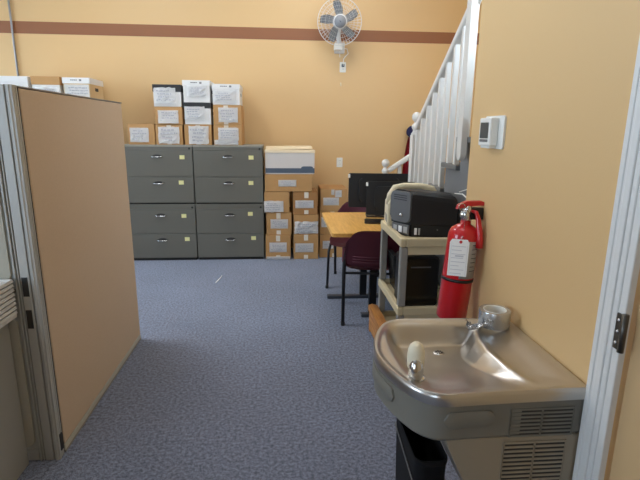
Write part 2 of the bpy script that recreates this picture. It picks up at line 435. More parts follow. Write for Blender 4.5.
# red jacket and navy cap on the back wall
def cloth(x0, x1, z0, z1, y, amp, nfold, seed, sag=0.02, taper=0.5):
    rnd = random.Random(seed); b = BM(); nu, nv = 22, 16; g = {}
    ph = rnd.random()*6
    for i in range(nu+1):
        for j in range(nv+1):
            u, v = i/nu, j/nv
            wv = 1-taper*v*v
            x = (x0+x1)/2+(u-.5)*(x1-x0)*wv
            z = z0+(z1-z0)*v
            yy = y-amp*(0.6+0.4*math.sin(ph+u*nfold*2*PI+v*1.5))*(1-0.5*v)
            g[i, j] = b.verts.new((x, yy, z))
    for i in range(nu):
        for j in range(nv): b.faces.new((g[i, j], g[i+1, j], g[i+1, j+1], g[i, j+1]))
    r = bmesh.ops.solidify(b, geom=b.faces[:], thickness=0.012)
    return b
jk = thing('jacket', 'red jacket hanging on the back wall beside the staircase newel', 'jacket', (0, 0, 0))
obj('cloth', cloth(1.50, 1.80, 0.86, 1.44, BY-0.03, 0.07, 3.5, 3), 'redcloth', jk, True)
obj('hook', tube(BM(), [(1.63, BY, 1.46), (1.63, BY-.05, 1.45), (1.63, BY-.06, 1.48)], .006), 'chrome', jk, True)
cp = thing('cap', 'dark navy cap hung above the red jacket', 'cap', (0, 0, 0))
pr = [(0.0, .075)]+[(.085*math.cos(a), .075*math.sin(a)) for a in np.linspace(1.3, 0, 7)]+[(.082, -.03)]
obj('crown', lathe(BM(), pr, 20, T(1.615, BY-.10, 1.47) @ RX(0.6)), 'navy', cp, True)
obj('peak', prism(BM(), [(1.56, BY-.16), (1.67, BY-.16), (1.65, BY-.215), (1.615, BY-.23), (1.58, BY-.215)], 'z', 1.40, 1.408), 'navy', cp)

# ------------------------------------------------------------------ partition
PX = -1.028
pt = thing('office_partition', 'tall tan fabric office partition with grey slotted edge frame', 'partition', (PX-.04, 2.05, 0))
def L(o): return Matrix.Translation(-Vector(o.location))
def lobj(name, bm, m, parent, *a, **k):
    """geometry given in world coordinates, parent is an un-rotated empty or its part"""
    root = parent
    while root.parent is not None: root = root.parent
    xform(bm, Matrix.Translation(-Vector(root.location))); return obj(name, bm, m, parent, *a, **k)
lobj('fabric_panel', bx(PX-.06, PX, 2.048, 3.285, 0.042, 1.644, bev=.005), 'fabric', pt)
lobj('gap_strip', bx(PX-.05, PX-.004, 2.036, 2.049, 0.0, 1.650), 'slot', pt)
lobj('base_rail', bx(PX-.062, PX+.003, 2.045, 3.29, 0.002, 0.010, bev=.002), 'alu_dark', pt)
lobj('base_rail_cover', bx(PX-.060, PX+.001, 2.045, 3.29, 0.010, 0.040, bev=.003), 'fabric_pale', pt)
lobj('top_rail', bx(PX-.062, PX+.002, 2.045, 3.29, 1.645, 1.653, bev=.003), 'alu_dark', pt)
# corner frame: near face (-Y) and side face (+X), ribs and slots
lobj('corner_frame', bx(-1.115, PX-.006, 1.998, 2.036, 0.0, 1.655, bev=.003), 'alu_dark', pt)
for x0, x1, d in ((-1.114, -1.108, .012), (-1.103, -1.097, .008), (-1.092, -1.056, .008), (-1.052, -1.048, .006)):
    rb = lobj('rib', bx(x0, x1, 1.998-d, 2.0, 0.002, 1.654, bev=.002), 'alu', pt)
for y0, y1, d in ((1.992, 2.004, .004), (2.010, 2.020, .002), (2.024, 2.032, .003),):
    lobj('rib', bx(PX-.008, PX-.006+d+.004, y0, y1, 0.002, 1.654, bev=.0015), 'alu', pt)
lobj('edge_bevel', prism(BM(), [(-1.046, 1.988), (-1.038, 1.988), (PX-.004, 1.994), (PX-.004, 2.0), (-1.046, 2.0)], 'z', 0.001, 1.654), 'alu', pt)
for zc in (0.840, 0.695):
    lobj('slot', bx(-1.088, -1.064, 1.9885, 1.992, zc-.042, zc+.042), 'slot', pt)
    b = BM(); box(b, PX-.003, PX+.0015, 2.001, 2.004, zc-.045, zc+.045); box(b, PX-.003, PX+.0015, 2.017, 2.020, zc-.045, zc+.045)
    box(b, PX-.003, PX+.0015, 2.004, 2.017, zc-.045, zc-.039); box(b, PX-.003, PX+.0015, 2.004, 2.017, zc+.039, zc+.045)
    lobj('slot_frame', b, 'alu', pt)
    lobj('slot', bx(PX-.004, PX-.0005, 2.004, 2.017, zc-.039, zc+.039), 'alu_dark', pt)
lobj('slot', bx(PX-.003, PX+.0015, 2.010, 2.030, 0.035, 0.12), 'slot', pt)
# perpendicular partition
pp = thing('office_partition', 'pale beige partition panels at the left edge behind the desk', 'partition', (-2.2, 2.02, 0))
lobj('frame', bx(-3.2, -1.117, 2.0, 2.045, 0.0, 1.655, bev=.003), 'alu', pp)
for z0, z1 in ((0.075, 0.70), (0.86, 1.60)):
    for x0, x1 in ((-2.14, -1.128), (-3.17, -2.16)):
        b = prism(BM(), rrect(x0, x1, z0, z1, 0.035), 'y', 1.988, 2.001, 0.004)
        lobj('fabric_tile', b, 'fabric_pale', pp)
lobj('rail', bx(-3.2, -1.119, 1.992, 2.0, 0.815, 0.83), 'alu_dark', pp)
lobj('rail', bx(-3.2, -1.119, 1.992, 2.0, 0.004, 0.06), 'alu', pp)
# desk with end panel
dk = thing('office_desk', 'pale grey desk end panel at the left edge of the picture', 'desk', (-1.5, 1.6, 0))
lobj('end_panel', bx(-1.182, -1.157, 1.25, 1.975, 0.0, 0.711, bev=.004), 'desk_grey', dk)
lobj('worktop', bx(-2.4, -1.118, 1.25, 1.978, 0.712, 0.73, bev=.004), 'wbox', dk)
lobj('end_panel', bx(-2.4, -2.375, 1.25, 1.975, 0.0, 0.711, bev=.004), 'desk_grey', dk)
lobj('back_panel', bx(-2.374, -1.183, 1.94, 1.965, 0.15, 0.711), 'desk_grey', dk)
tr = thing('file_tray_stack', 'stack of ridged white plastic file trays on the grey desk', 'file trays', (-1.3, 1.8, .731))
for i in range(8):
    z = .7315+i*.0195
    b = BM(); box(b, -1.42, -1.112, 1.72, 1.975, z, z+.004, bev=.0015)
    box(b, -1.41, -1.113, 1.725, 1.730, z+.004, z+.0135); box(b, -1.118, -1.113, 1.73, 1.97, z+.004, z+.0135); box(b, -1.41, -1.119, 1.965, 1.97, z+.004, z+.0135)
    lobj('tray', b, 'wbox', tr)

# ------------------------------------------------------------------ lateral file cabinets
CY = 5.41
def lateral(x0, x1, z0, label, group, notes, plinth):
    t = thing('lateral_file_cabinet', label, 'file cabinet', ((x0+x1)/2, CY+.23, z0), 0, group)
    def B(*a, **k): return bx(*a, **k)
    H = 0.655; zb = z0+(0.028 if plinth else 0.012)
    lobj('body', B(x0+.002, x1-.002, CY+.022, CY+.46, zb, z0+H-.004), 'cab', t)
    lobj('plinth', B(x0+.012, x1-.012, CY+.018, CY+.44, z0, zb), 'cabdark', t)
    lobj('top_panel', B(x0, x1, CY, CY+.462, z0+H-.02, z0+H, bev=.002), 'cabtop' if not plinth else 'cab', t)
    fs = lobj('fascia', B(x0+.002, x1-.002, CY+.003, CY+.022, z0+H-.055, z0+H-.021), 'cab', t)
    lobj('lock', lathe(BM(), [(0, .006), (.009, .005), (.011, 0)], 14, T(x1-.035, CY+.003, z0+H-.038) @ RX(PI/2)), 'cabdark', fs, True)
    zd = [(zb+.004, zb+(H-.055-(zb-z0))/2-.002), (zb+(H-.055-(zb-z0))/2+.002, z0+H-.058)]
    for (a, c), nt in zip(zd, notes):
        d = lobj('drawer', B(x0+.005, x1-.005, CY, CY+.021, a, c, bev=.002), 'cab', t)
        hx = (x0+x1)/2+.0; hz = c-.065
        hb = BM(); tube(hb, [(hx-.055, CY, hz), (hx-.052, CY-.022, hz-.004), (hx-.03, CY-.03, hz-.008), (hx+.03, CY-.03, hz-.008), (hx+.052, CY-.022, hz-.004), (hx+.055, CY, hz)], .0065, 8)
        lobj('handle', hb, 'chrome', d, True)
        lobj('handle_recess', lathe(BM(), [(0, .0015), (.032, .0015), (.034, 0)], 20, T(hx, CY, hz) @ RX(PI/2) @ Matrix.Diagonal((1.5, .55, 1, 1))), 'cabdark', d, True)
        nx, nz = nt; px = x0+(x1-x0)*nx; pz = c-nz
        lobj('sticky_note', B(px-.027, px+.027, CY-.002, CY, pz-.022, pz+.022), 'note', d)
    return t
g = 'grey lateral file cabinets along the back wall'
XA, XB, XC = -1.742, -0.972, -0.205
lateral(XA, XB-.003, 0.0, 'lower grey two-drawer file cabinet beside the tan partition, under its twin', g, [(.86, .06), (.83, .075)], True)
lateral(XB, XC, 0.0, 'lower grey two-drawer file cabinet standing beside the floor-level cartons', g, [(.84, .055), (.80, .055)], True)
lateral(XA, XB-.003, 0.656, 'upper grey two-drawer file cabinet beside the partition, carrying boxes on top', g, [(.82, .06), (.85, .075)], False)
lateral(XB, XC, 0.656, 'upper grey two-drawer file cabinet beside the white and slate storage box', g, [(.82, .065), (.83, .075)], False)
# tall storage cabinet behind the partition
tc = thing('storage_cabinet', 'tall grey two-door storage cabinet behind the tan partition, three boxes on top', 'cabinet', (-2.45, CY+.2, 0))
lobj('body', bx(-2.98, -1.90, CY+.022, CY+.46, 0.0, 1.765), 'cab', tc)
for x0, x1, hx in ((-2.975, -2.445, -2.48), (-2.439, -1.905, -2.405)):
    d = lobj('door', bx(x0, x1, CY, CY+.02, 0.06, 1.75, bev=.002), 'cab', tc)
    lobj('handle', tube(BM(), [(hx, CY, .95), (hx, CY-.03, .96), (hx, CY-.03, 1.08), (hx, CY, 1.09)], .007), 'chrome', d, True)

# ------------------------------------------------------------------ boxes
def paper_sheet(x0, x1, z0, z1, y, crumple, seed, curl=0.0):
    rnd = random.Random(seed); b = BM(); nu, nv = 7, 6; g = {}
    for i in range(nu+1):
        for j in range(nv+1):
            u, v = i/nu, j/nv
            edge = 0.3 if i in (0, nu) or j in (0, nv) else 1
            yy = y-.0015-abs(rnd.gauss(0, 1))*crumple*edge-curl*(1-v)**2
            g[i, j] = b.verts.new((x0+(x1-x0)*u+rnd.gauss(0, 1)*crumple*.35, yy, z0+(z1-z0)*v+rnd.gauss(0, 1)*crumple*.35))
    for i in range(nu):
        for j in range(nv): b.faces.new((g[i, j], g[i+1, j], g[i+1, j+1], g[i, j+1]))
    bmesh.ops.solidify(b, geom=b.faces[:], thickness=-0.001)
    return b
def scribble(x0, x1, z0, z1, y, n, seed):
    rnd = random.Random(seed); b = BM()
    for k in range(n):
        z = z0+(z1-z0)*(k+.5)/n; xa = x0+(x1-x0)*rnd.uniform(0, .2); xb = x1-(x1-x0)*rnd.uniform(0, .35); h = (z1-z0)/n*.22
        q = xa
        while q < xb:
            e = min(xb, q+rnd.uniform(.01, .035)); dz = rnd.uniform(-h, h)*.5
            box(b, q, e, y-.0012, y, z-h+dz, z+h+dz); q = e+rnd.uniform(.003, .008)
    return b
BOXN = [0]
def carton(label, x0, x1, z0, z1, y=None, depth=0.40, body='card', lid=None, lidh=0.05, paper=None, crumple=.004, curl=0,
           tape=True, group='cardboard file boxes', rz=0.0, marks=False, tape_x=None, extra=None, band=None, scrib='ink', name='cardboard_box'):
    """paper = (u0,u1,v0,v1) fractions of the front"""
    BOXN[0] += 1; sd = BOXN[0]
    y = CY+.02 if y is None else y
    W_, H_ = x1-x0, z1-z0
    t = thing(name, label, 'box', ((x0+x1)/2, y+depth/2, z0), 0, group)
    def put(n, b, m, p=t, sm=False):
        return lobj(n, b, m, p, sm)
    if lid:
        put('body', bx(x0+.006, x1-.006, y+.006, y+depth-.006, z0, z1-.004, bev=.002), body)
        l = put('lid', bx(x0, x1, y, y+depth, z1-lidh, z1, bev=.003), lid)
        if marks:
            b = BM()
            for (a, c, dz) in ((.30, .36, 0), (.37, .42, 0), (.43, .49, 0), (.50, .54, 0), (.62, .66, .004), (.665, .70, .004), (.62, .70, -.006)):
                box(b, x0+W_*a, x0+W_*c, y-.0012, y+.001, z1-lidh*.42+dz-.004, z1-lidh*.42+dz+.004)
            put('printed_mark', b, 'ink_d', l)
        else:
            pass
        # hand hole on the side
        b = prism(BM(), rrect(y+depth*.38, y+depth*.62, z0+H_*.45, z0+H_*.6, .012), 'x', x1-.006, x1-.0055)
        put('hand_hole', b, 'cabdark')
    else:
        put('body', bx(x0, x1, y, y+depth, z0, z1-.006, bev=.003), body)
        put('flap', bx(x0+.001, x1-.001, y+.001, y+depth/2-.002, z1-.0055, z1-.001), body)
        put('flap', bx(x0+.001, x1-.001, y+depth/2+.002, y+depth-.001, z1-.0055, z1-.001), body)
    yb = y+.006 if lid else y
    if band:
        put('printed_band', bx(x0+.005, x1-.005, yb-.001, yb+.002, z0+H_*band[0], z0+H_*band[1]), band[2])
    if tape and not lid:
        tx = (x0+x1)/2 if tape_x is None else x0+W_*tape_x
        put('tape', bx(tx-.024, tx+.024, y-.001, y+.001, z1-.075, z1-.006), 'tape')
        put('tape', bx(tx-.024, tx+.024, y-.001, y+.001, z0+.004, z0+.05), 'tape')
    for q, pp_ in enumerate(paper or []):
        u0, u1, v0, v1 = pp_[:4]
        ys = (y if v1 > 1-lidh/H_ else yb) if lid else y
        ys -= .0015
        pl = put('paper_label', paper_sheet(x0+W_*u0, x0+W_*u1, z0+H_*v0, z0+H_*v1, ys, crumple, sd*7+q, curl), 'paper', t, False)
        put('handwriting', scribble(x0+W_*(u0+.05), x0+W_*(u1-.04), z0+H_*(v0+.08), z0+H_*(v1-.08), ys-.0025-crumple*1.4-curl*.3, 4, sd), scrib, pl)
    if rz:
        t.rotation_euler = (0, 0, rz)
    return t
G1 = 'file boxes stacked on the grey cabinets'
ZT = 1.312
carton('single brown box alone at the partition end of the cabinet top', -1.655, -1.372, ZT, 1.535, paper=[(.08, .78, .12, .80)], group=G1, tape=False, curl=.01)
carton('brown box with white label at the bottom of the black-lidded stack', -1.360, -1.075, ZT, 1.526, paper=[(.10, .88, .06, .90)], group=G1, crumple=.006, curl=.01)
carton('brown box with drooping white sheet in the middle of the black-lidded stack', -1.352, -1.066, 1.5275, 1.715, paper=[(.10, .86, .06, .80)], group=G1, crumple=.003, curl=.015, tape=False)
carton('white box with black lid topmost beside the bare wall', -1.366, -1.066, 1.7165, 1.944, body='wbox', lid='blacklid', lidh=.075, paper=[(.05, .80, .14, .86)], group=G1, crumple=.007, curl=.012)
carton('brown box under the white box with the black lid, centre stack', -1.052, -0.762, ZT, 1.532, paper=[(.16, .90, .04, .92)], group=G1, crumple=.006, curl=.01, tape_x=.5)
carton('white box with black lid sandwiched in the centre stack', -1.046, -0.757, 1.5335, 1.762, body='wbox', lid='blacklid', lidh=.06, paper=[(.02, .76, .22, .82)], group=G1, crumple=.005, curl=.008)
carton('white box with printed white lid topping the centre stack', -1.050, -0.758, 1.7635, 1.992, body='wbox', lid='wbox', lidh=.06, marks=True, paper=[(.16, .86, .26, .76)], group=G1, crumple=.006, curl=.006)
carton('brown box with white label at the bottom of the rightmost cabinet stack', -0.738, -0.430, ZT, 1.530, paper=[(.16, .88, .24, .86), (.02, .86, .02, .26)], group=G1, crumple=.004, curl=.006, tape_x=.45)
carton('brown box in the middle of the rightmost cabinet stack', -0.734, -0.432, 1.5315, 1.742, paper=[(.18, .88, .12, .86)], group=G1, crumple=.004, curl=.004, tape_x=.45)
carton('white box with printed lid topping the rightmost cabinet stack', -0.740, -0.440, 1.7435, 1.958, body='wbox', lid='wbox', lidh=.055, marks=True, paper=[(.06, .84, .12, .68)], group=G1, crumple=.007, curl=.008)
G2 = 'boxes on the tall cabinet behind the partition'
ZK = 1.766
carton('white box with printed lid and brown side peeking over the partition', -2.285, -2.005, ZK, 1.998, lid='wbox', body='kraft', lidh=.06, marks=True, paper=[(.05, .95, .05, .7)], group=G2, crumple=.001)
carton('box with brown lid and white front peeking over the partition', -2.600, -2.312, ZK, 2.006, lid='card', body='wbox', lidh=.085, paper=[(.1, .9, .1, .55)], group=G2)
carton('white-lidded box farthest left above the partition top', -2.925, -2.630, ZK, 2.002, lid='wbox', body='wbox', lidh=.06, group=G2, paper=[(.2, .8, .2, .65)])

# floor stacks by the cabinets
G3 = 'boxes stacked on the floor beside the cabinets'
yA = CY-.01
carton('brown carton on the floor beside the cabinet, white strip along its bottom', -0.190, 0.100, 0.001, 0.292, y=yA, paper=[(.15, .84, .30, .70), (.02, .98, .0, .12)], group=G3, crumple=.001, tape_x=.5)
carton('brown carton second from the floor beside the cabinet', -0.176, 0.112, 0.294, 0.556, y=yA+.015, paper=[(.16, .86, .28, .70)], group=G3, crumple=.001, tape_x=.48)
carton('small brown carton with crumpled white sheet under the wide carton', -0.196, 0.088, 0.558, 0.795, y=yA+.01, paper=[(-.02, .76, .02, .56)], group=G3, crumple=.007, curl=.01, tape=False)
carton('brown carton on the floor in the second column, neat white label', 0.136, 0.424, 0.001, 0.300, y=yA, paper=[(.06, .80, .28, .64)], group=G3, crumple=.001, tape_x=.5)
carton('brown carton with big crumpled paper in the second column', 0.138, 0.424, 0.302, 0.528, y=yA+.01, paper=[(.03, .98, .02, .66)], group=G3, crumple=.009, curl=.004, tape=False)
carton('dark brown carton with taped label at the top of the second column', 0.128, 0.412, 0.530, 0.795, y=yA+.02, body='card_d', paper=[(.10, .84, .28, .62)], group=G3, crumple=.001, tape_x=.55)
carton('wide flat brown carton under the white and slate storage box', -0.185, 0.350, 0.797, 0.993, y=yA+.01, depth=.40, paper=[(.28, .66, .30, .68)], group=G3, crumple=.001, tape=False)
carton('white and slate blue storage box with a cream lid on the wide carton', -0.183, 0.380, 0.995, 1.262, y=yA+.005, depth=.36, body='greybox', lid='lidcream', lidh=.03, band=(.05, .25, 'slate'), group=G3)
obj('printed_tab', prism(BM(), [(.12, .06), (.265, .06), (.255, .082), (.24, .088), (.15, .088), (.13, .082)], 'y', -.1755, -.173), 'slate', bpy.data.objects[[o.name for o in C.objects if o.get('label', '').startswith('white and slate blue')][0]])
G4 = 'boxes standing behind the oak table'
carton('brown carton with blue-edged label resting above the oak table level', 0.452, 0.760, 0.560, 0.825, y=5.47, paper=[(.10, .70, .26, .60), (.55, .80, .62, .92), (.40, .52, .72, .95)], group=G4, crumple=.001, tape=False)
carton('brown carton half hidden by the corner of the oak table', 0.446, 0.740, 0.286, 0.558, y=5.47, paper=[(.06, .46, .3, .75)], group=G4, crumple=.001)
carton('brown carton on the floor below the oak table corner', 0.446, 0.800, 0.001, 0.284, y=5.46, paper=[(.10, .46, .38, .72)], group=G4, crumple=.001)
# open lid papers sticking out of the storage box
tag(obj('folder', xform(bx(-.26, .26, -.15, .15, 0, .03, bev=.002), T(0.09, CY+.19, 1.264) @ RY(-0.015) @ T(0, 0, .004)), 'lidcream'), 'flat cream folder lying on the white and slate storage box', 'folder')

# ------------------------------------------------------------------ wall fittings at the back
tag(obj('conduit', tube(BM(), [(-2.972, BY-.012, 1.2), (-2.972, BY-.012, CEIL-.01)], .011, 10), 'pole', None, True), 'thin grey vertical conduit on the back wall at far left', 'conduit')
def outlet(x, z, label, plug=False):
    t = thing('wall_outlet', label, 'outlet', (x, BY, z))
    obj('cover_plate', prism(BM(), rrect(-.037, .037, -.058, .058, .006), 'y', -.007, -.0005, .002), 'plate', t)
    for dz in (-.022, .022):
        s = obj('socket', prism(BM(), rrect(-.017, .017, dz-.014, dz+.014, .008), 'y', -.0095, -.006), 'plate', t)
        b = BM(); box(b, -.008, -.005, -.0102, -.009, dz-.004, dz+.006); box(b, .005, .008, -.0102, -.009, dz-.004, dz+.006)
        obj('slot', b, 'slot', s)
    obj('screw', lathe(BM(), [(0, .001), (.003, 0)], 8, T(0, -.007, 0) @ RX(PI/2)), 'chrome', t)
    if plug:
        obj('plug', xform(bx(-.016, .016, -.035, -.011, -.012, .02, bev=.004), T(0, 0, .014)), 'slate', t)
    return t
outlet(.724, 1.092, 'white double wall outlet above the oak table')
outlet(.742, 2.215, 'white wall outlet with a plugged-in cord below the fan', True)
tag(obj('wall_hook', tube(BM(), [(.72, BY, 2.035), (.72, BY-.02, 2.03), (.72, BY-.028, 2.012), (.72, BY-.02, 2.0)], .006, 8), 'cream', None, True), 'tiny cream hook on the back wall below the fan outlet', 'hook')

# wall fan
FX, FY, FZ = 0.665, 5.70, 2.665
fan = thing('wall_fan', 'grey oscillating wall fan with round wire guard above the outlet', 'fan', (FX, FY, FZ))
tilt = RX(0.12)
def fput(n, b, m, sm=False, p=None): return obj(n, xform(b, tilt), m, p or fan, sm)
b = BM(); R0 = .247
for rr, yy in ((R0, 0), (R0, -.012), (.205, -.030), (.165, -.043), (.125, -.052), (.085, -.058), (.205, .03), (.165, .045), (.12, .055)):
    tube(b, [(rr*math.cos(a), yy, rr*math.sin(a)) for a in np.linspace(0, 2*PI, 41)[:-1]], .0035 if rr == R0 else .0014, 5, closed=True)
for k in range(44):
    a = 2*PI*k/44
    tube(b, [(.06*math.cos(a), -.060, .06*math.sin(a)), (.14*math.cos(a+.06), -.05, .14*math.sin(a+.06)), (R0*math.cos(a+.12), -.006, R0*math.sin(a+.12))], .0011, 4, cap=False)
    tube(b, [(.06*math.cos(a), .062, .06*math.sin(a)), (.16*math.cos(a), .046, .16*math.sin(a)), (R0*math.cos(a), .0, R0*math.sin(a))], .0011, 4, cap=False)
fput('wire_guard', b, 'fan_pl', True)
hb = fput('hub_badge', lathe(BM(), [(0, .070), (.04, .069), (.062, .064), (.072, .058), (.077, .05), (.074, .044)], 28, RX(PI/2)), 'fan_pl', True)
fput('badge_mark', lathe(BM(), [(0, .0735), (.060, .0725), (.066, .064)], 24, RX(PI/2)), 'grey_fan', True, hb)
fput('badge_mark', xform(bx(-.012, .012, -.0755, -.072, -.003, .003), RY(.7)), 'ink_d', False, hb)
for k in range(5):
    b = BM(); n = 8; rows = []
    a0 = 2*PI*k/5+.35
    for i in range(n+1):
        u = i/n; r = .045+.175*u; wd = (.026+.066*math.sin(PI*min(1, u*.62+.12)))*(1 if u < .9 else .86)
        row = []
        for j in range(5):
            v = j/4-.5; aa = a0+v*wd*1.6/r*.62+.18*u
            row.append(b.verts.new((r*math.cos(aa), -.005+v*.045*(1-.35*u), r*math.sin(aa))))
        rows.append(row)
    for i in range(n):
        for j in range(4): b.faces.new((rows[i][j], rows[i+1][j], rows[i+1][j+1], rows[i][j+1]))
    bmesh.ops.solidify(b, geom=b.faces[:], thickness=.002)
    fput('blade', b, 'fan_blade', True)
fput('motor_housing', lathe(BM(), [(0, -.155), (.04, -.15), (.06, -.13), (.065, -.08), (.06, -.06), (0, -.058)], 24, RX(PI/2)), 'fan_pl', True)
ar = obj('arm', tube(BM(), [(0, .11, -.03), (0, .10, -.14), (.02, .11, -.23), (.03, .20, -.24)], [.03, .026, .024, .03], 12), 'fan_pl', fan, True)
obj('wall_bracket', bx(-.03, .09, .205, .2495, -.30, -.18, bev=.008), 'fan_pl', fan)
obj('control_box', bx(-.045, .045, .06, .17, -.285, -.215, bev=.012), 'plate', fan)
obj('pull_cord', tube(BM(), [(.02, .10, -.285), (.022, .10, -.36)], .003, 6), 'plate', fan)
pts = [(.06, .20, -.24), (.12, .22, -.25), (.135, .225, -.30), (.10, .23, -.335), (.082, .232, -.36), (.078, .225, -.40), (.077, .215, -.435)]
obj('power_cord', tube(BM(), pts, .005, 7), 'plate', fan, True)

# thermostat on right wall
th = thing('thermostat', 'white wall thermostat with small dark screen', 'thermostat', (WX, 1.90, 1.49))
obj('back_plate', prism(BM(), rrect(-.092, .085, -.062, .066, .010), 'x', -.008, -.0005, .003), 'plate', th)
obj('case', bx(-.042, -.007, -.046, .062, -.052, .058, bev=.006), 'plate', th)
obj('base_lip', bx(-.036, -.007, -.035, .05, -.061, -.051, bev=.003), 'plate', th)
obj('screen', prism(BM(), rrect(-.030, .046, -.022, .040, .004), 'x', -.0435, -.0415), 'screen', th)
obj('button_row', prism(BM(), rrect(-.030, .046, -.036, -.026, .003), 'x', -.0435, -.0415), 'grey_pl', th)

# ------------------------------------------------------------------ fire extinguisher
fe = thing('fire_extinguisher', 'red fire extinguisher with white inspection tag on the right wall', 'fire extinguisher', (0.757, 1.955, 0.672))
er = .066
xf = RX(0.0) @ RY(0.075)
def e(n, b, m, sm=True, p=None): return obj(n, xform(b, xf), m, p or fe, sm)
e('cylinder', lathe(BM(), [(0, .0), (.05, .0), (.060, .004), (er, .014), (er, .375), (.064, .395), (.055, .415), (.035, .43), (.022, .436), (.022, .45), (0, .45)], 32), 'red')
e('instruction_label', lathe(BM(), [(er+.0007, .205), (er+.0007, .37)], 64), 'foil')
me = fe.children[-1].data
bm = bmesh.new(); bm.from_mesh(me)
dl = [f for f in bm.faces if not (-1.55 < math.atan2(f.calc_center_median().y, f.calc_center_median().x) < -.45)]
bmesh.ops.delete(bm, geom=dl, context='FACES')
bmesh.ops.solidify(bm, geom=bm.faces[:], thickness=.0008); bm.to_mesh(me); bm.free()
il = fe.children[-1]
for q in range(7):
    a = -1.35+.0; z = .355-.019*q
    b = BM(); ps = [(math.cos(t)*(er+.002), math.sin(t)*(er+.002), z) for t in np.linspace(-1.25, -.75 - .08*(q % 3), 6)]
    tube(b, ps, .0014, 4); e('print_line', b, 'ink_d', True, il)
e('strap', lathe(BM(), [(er+.001, .185), (er+.004, .186), (er+.004, .198), (er+.001, .199)], 32), 'black')
e('valve_body', lathe(BM(), [(0, .448), (.02, .448), (.022, .46), (.018, .475), (.02, .50), (.016, .515), (0, .517)], 16), 'chrome')
e('gauge', lathe(BM(), [(0, .03), (.018, .03), (.020, .026), (.020, .012), (.01, .008), (.01, -.02)], 20, T(-.012, -.014, .478) @ RZ(-.5) @ RX(PI/2)), 'chrome')
e('squeeze_lever', prism(BM(), [(-.05, .497), (-.046, .515), (-.01, .535), (.05, .54), (.078, .532), (.08, .52), (.04, .522), (0, .512)], 'y', -.014, .014, .003), 'red', False)
e('carry_handle', prism(BM(), [(-.012, .47), (-.01, .492), (.03, .488), (.068, .468), (.066, .455), (.03, .468)], 'y', -.013, .013, .003), 'chrome', False)
e('safety_pin', tube(BM(), [(-.035+.014*math.cos(a), -.022, .51+.014*math.sin(a)) for a in np.linspace(0, 2*PI, 14)[:-1]], .002, 6, closed=True), 'chrome')
e('hose', tube(BM(), [(.012, -.012, .495), (.028, -.028, .492), (.038, -.040, .46), (.046, -.052, .41), (.050, -.055, .37), (.052, -.056, .345)], [.007, .009, .011, .014, .016, .016], 12), 'red')
tg = e('inspection_tag', xform(prism(BM(), [(-.043, -.07), (.043, -.07), (.043, .06), (.034, .072), (-.034, .072), (-.043, .06)], 'y', -.0012, 0), T(-.040, -er-.010, .300) @ RZ(-.32) @ RY(-.05) @ Matrix.Diagonal((.92, 1, 1.12, 1))), 'paper', False)
e('tag_eyelet', lathe(BM(), [(.0, .002), (.006, .002), (.007, 0)], 12, T(-.040, -er-.0125, .370) @ RX(PI/2)), 'red', True, tg)
b = BM()
for q in range(8):
    z = .045-.015*q; w0 = -.032; w1 = (.030, .012, .03, .022, .03, .005, .028, .018)[q]
    box(b, w0, w1, -.0022, -.0012, z-.0012, z+.0012)
for s in (-.036, .036): box(b, s-.0006, s+.0006, -.0022, -.0012, -.065, .05)
box(b, -.015, .022, -.0024, -.0012, .005, .011)
e('tag_print', xform(b, T(-.040, -er-.010, .300) @ RZ(-.32) @ RY(-.05) @ Matrix.Diagonal((.92, 1, 1.12, 1))), 'ink', False, tg)
e('tag_wire', tube(BM(), [(-.040, -er-.013, .370), (-.022, -.05, .40), (-.014, -.02, .48)], .001, 5), 'chrome', True, tg)
obj('wall_bracket', bx(.045, .1025, -.018, .018, .455, .505, bev=.003), 'black', fe)
# thin white cables
tag(obj('cable', tube(BM(), [(1.02, 2.72, 1.135), (0.98, 2.5, 1.16), (.93, 2.3, 1.165), (.90, 2.2, 1.15), (0.885, 2.155, 1.13), (.852, 2.12, 1.13)], .0035, 6), 'plate', None, True), 'thin white cable running from the black printer to the wall corner', 'cable')
tag(obj('cable', tube(BM(), [(1.115, 2.9, 1.12), (1.05, 2.62, 1.17), (.99, 2.4, 1.24), (0.94, 2.25, 1.30), (.905, 2.16, 1.33)], .003, 6), 'plate', None, True), 'thin white cable slanting across the grey stair side', 'cable')

# ------------------------------------------------------------------ utility cart
CX0, CX1, CY0, CY1, CZ = 0.715, 1.125, 2.74, 3.345, 0.858
ct = thing('utility_cart', 'beige plastic utility cart with grey legs beside the staircase', 'cart', ((CX0+CX1)/2, (CY0+CY1)/2, 0))
def shelf(z, n='shelf', lip=.045):
    b = BM(); box(b, CX0+.03, CX1-.03, CY0+.03, CY1-.03, z-lip, z-lip+.012)
    s = lobj(n, b, 'cart', ct)
    for a in ((CX0, CX0+.035, CY0, CY1), (CX1-.035, CX1, CY0, CY1), (CX0+.035, CX1-.035, CY0, CY0+.035), (CX0+.035, CX1-.035, CY1-.035, CY1)):
        lobj('shelf_rim', bx(*a, z-lip-.01, z, bev=.008), 'cart', s)
    b = BM(); box(b, CX0+.05, CX1-.05, CY0+.012, CY0+.03, z-lip-.06, z-lip-.01)
    lobj('apron', b, 'cart', s)
shelf(CZ); shelf(.415); shelf(.16)
for x in (CX0+.004, CX1-.049):
    for y in (CY0+.004, CY1-.049):
        for z0, z1 in ((.165, .355), (.42, .80)):
            lobj('leg', bx(x, x+.045, y, y+.045, z0, z1, bev=.006), 'cartleg', ct)
        cst = lobj('caster', lathe(BM(), [(0, -.014), (.038, -.014), (.044, -.006), (.044, .006), (.038, .014), (0, .014)], 18, T(x+.022, y+.022, .0445) @ RY(PI/2)), 'black', ct, True)
        lobj('caster_fork', bx(x+.002, x+.042, y+.01, y+.035, .075, .11), 'cartleg', cst)

